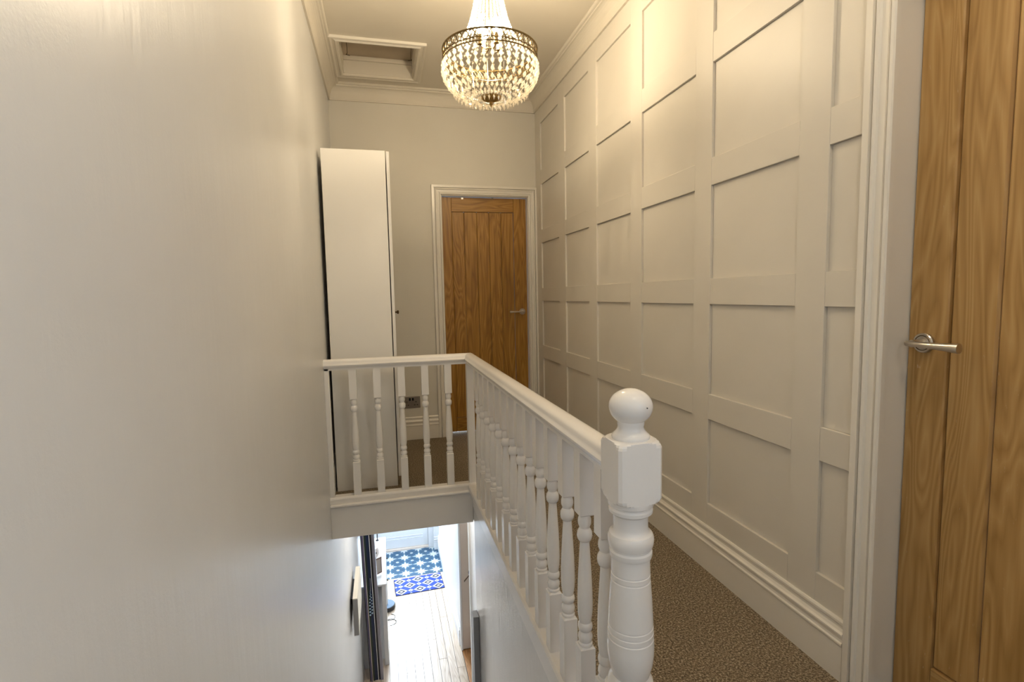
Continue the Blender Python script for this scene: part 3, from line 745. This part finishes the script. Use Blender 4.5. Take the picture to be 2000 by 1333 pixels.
pot = empty('face_pot', (-.205, 5.955, TZ)); tag(pot, 'small round pale pot with two dark dots on the console table', 'pot')
MB().lathe([(.030, TZ), (.052, TZ + .02), (.062, TZ + .055), (.056, TZ + .095), (.040, TZ + .115), (.034, TZ + .110)], -.205, 5.955, 24).build('body', new_mat('pale_ceramic', (.62, .53, .48), .4), pot)
for dx in (-.022, .024): MB().lathe([(.001, TZ + .062), (.007, TZ + .068), (.007, TZ + .076), (.001, TZ + .082)], -.205 + dx, 5.955 - .054, 10).build('dot', M['black'], pot)
pf = empty('photo_frame', (-.165, 5.53, TZ)); tag(pf, 'small tilted brown photo frame standing on the console table', 'photo frame')
def tilt_box(name, mat, x0, x1, z0, z1, y0, y1):
    mb = MB().box(x0, x1, y0, y1, z0, z1); ca, sa = math.cos(.35), math.sin(.35)
    mb.v = [(-.165 + (p[0]) * .80 - p[1] * .6, 5.53 + p[0] * .6 + (p[1] * ca + p[2] * sa), TZ + .002 + (p[2] * ca - p[1] * sa) + .012) for p in mb.v]
    return mb.build(name, mat, pf)
tilt_box('frame', new_mat('brown_wood_frame', (.17, .10, .08), .5), -.06, .06, 0, .16, 0, .014)
tilt_box('picture', new_mat('grey_brown_print', (.34, .29, .25), .6), -.046, .046, .014, .146, -.002, .001)
vs = empty('candlestick', (-.175, 6.37, TZ)); tag(vs, 'slim dark candlestick at the far end of the console table', 'candlestick')
MB().lathe([(.020, TZ), (.020, TZ + .006), (.008, TZ + .014), (.006, TZ + .10)], -.175, 6.37, 14).build('base', M['black'], vs)
MB().lathe([(.006, TZ + .10), (.0065, TZ + .32), (.004, TZ + .33)], -.175, 6.37, 12).build('candle', M['black'], vs)

# dark mirror standing on edge by the hall wall
mr = empty('tall_mirror', (-.25, 5.5, ZL)); tag(mr, 'tall black framed mirror leaning against the hall wall before the console table', 'mirror')
def slab(name, mat, x0, x1, y0=5.165, y1=5.30, bev=.002, z1=-.75):
    mb = MB(); lean = .030
    mb.loft([[(x0 + lean, y0, ZL), (x1 + lean, y0, ZL), (x1 + lean, y1, ZL), (x0 + lean, y1, ZL)], [(x0 - .012, y0, z1), (x1 - .012, y0, z1), (x1 - .012, y1, z1), (x0 - .012, y1, z1)]])
    return mb.build(name, mat, mr)
slab('back_board', M['black'], -.302, -.294); slab('outer_moulding', new_mat('plum_frame', (.10, .09, .16), .25), -.294, -.276, 5.158)
slab('bead', M['chrome'], -.276, -.270, 5.160); slab('inner_moulding', new_mat('bottle_green_frame', (.02, .035, .03), .2), -.270, -.252)
slab('glass_edge', M['navy'], -.252, -.221, 5.170); slab('bead', M['white'], -.221, -.216, 5.160)
slab('inner_frame', M['black'], -.216, -.198, 5.166); slab('front_frame', M['greyframe'], -.198, -.170, 5.158)
ky = empty('crystal_reflection', (-.232, 5.14, -1.72)); tag(ky, 'short string of crystals standing in for a chandelier reflection in the black mirror', 'crystals')  # modelled crystals replace a chandelier mirrored in the dark glass
cord = MB().tube([(-.227, 5.150, -1.60), (-.229, 5.148, -1.74)], .0015, 6).build('cord', M['white'], ky)
gl = new_mat('blue_crystal', (.45, .62, .75), .08, .7)
for k in range(16):
    z = -1.735 - .0165 * k; MB().gem((-.230 + .010 * (-1) ** k * min(1, k / 8), 5.145, z), .006 + .0004 * k, .008 + .0003 * k).build('crystal', gl, ky)

# canvases and floor things
cv = empty('wall_canvas', (-.31, 4.4, -1.30)); tag(cv, 'deep-edged pale canvas hanging on the stairwell wall near the black mirror', 'canvas')
box('canvas_body', M['shaded_edge'], (-.313, -.278, 4.0, 4.50, -1.425, -1.132), cv, .001)
box('lit_canvas_top', M['canvas'], (-.313, -.278, 4.0, 4.50, -1.131, -1.124), cv)  # paler slab paints the top edge as lit from above
box('canvas_face', M['canvas'], (-.2775, -.275, 4.004, 4.496, -1.421, -1.135), cv)
box('hanging_batten', M['dark_void'], (L, -.314, 4.1, 4.4, -1.22, -1.18), cv)

vc = empty('floor_disc', (-.100, 6.40, ZL)); tag(vc, 'low round blue-grey disc on the planks under the edge of the console table', 'floor disc')
MB().lathe([(.098, ZL + .004), (.106, ZL + .010), (.106, ZL + .050), (.101, ZL + .056)], -.100, 6.40, 40, True, False).build('body', M['dark_void'], vc)
MB().lathe([(.100, ZL + .0555), (.098, ZL + .060), (.001, ZL + .062)], -.100, 6.40, 40).build('lid', new_mat('blue_grey_lid', (.07, .13, .21), .6), vc)
cb = MB(); pts = []
for k in range(40):
    u = k / 39; a = u * 2 * PI * 1.6
    pts.append((-.045 + .045 * math.sin(a) + .01 * u, 6.22 - .16 * u + .035 * math.cos(a), ZL + .004 + .004 * (k % 3 == 0)))
cable = MB().tube(pts, .0035, 6).build('cable', M['dark_void']); tag(cable, 'thin dark cable curled on the planks beside the disc', 'cable')
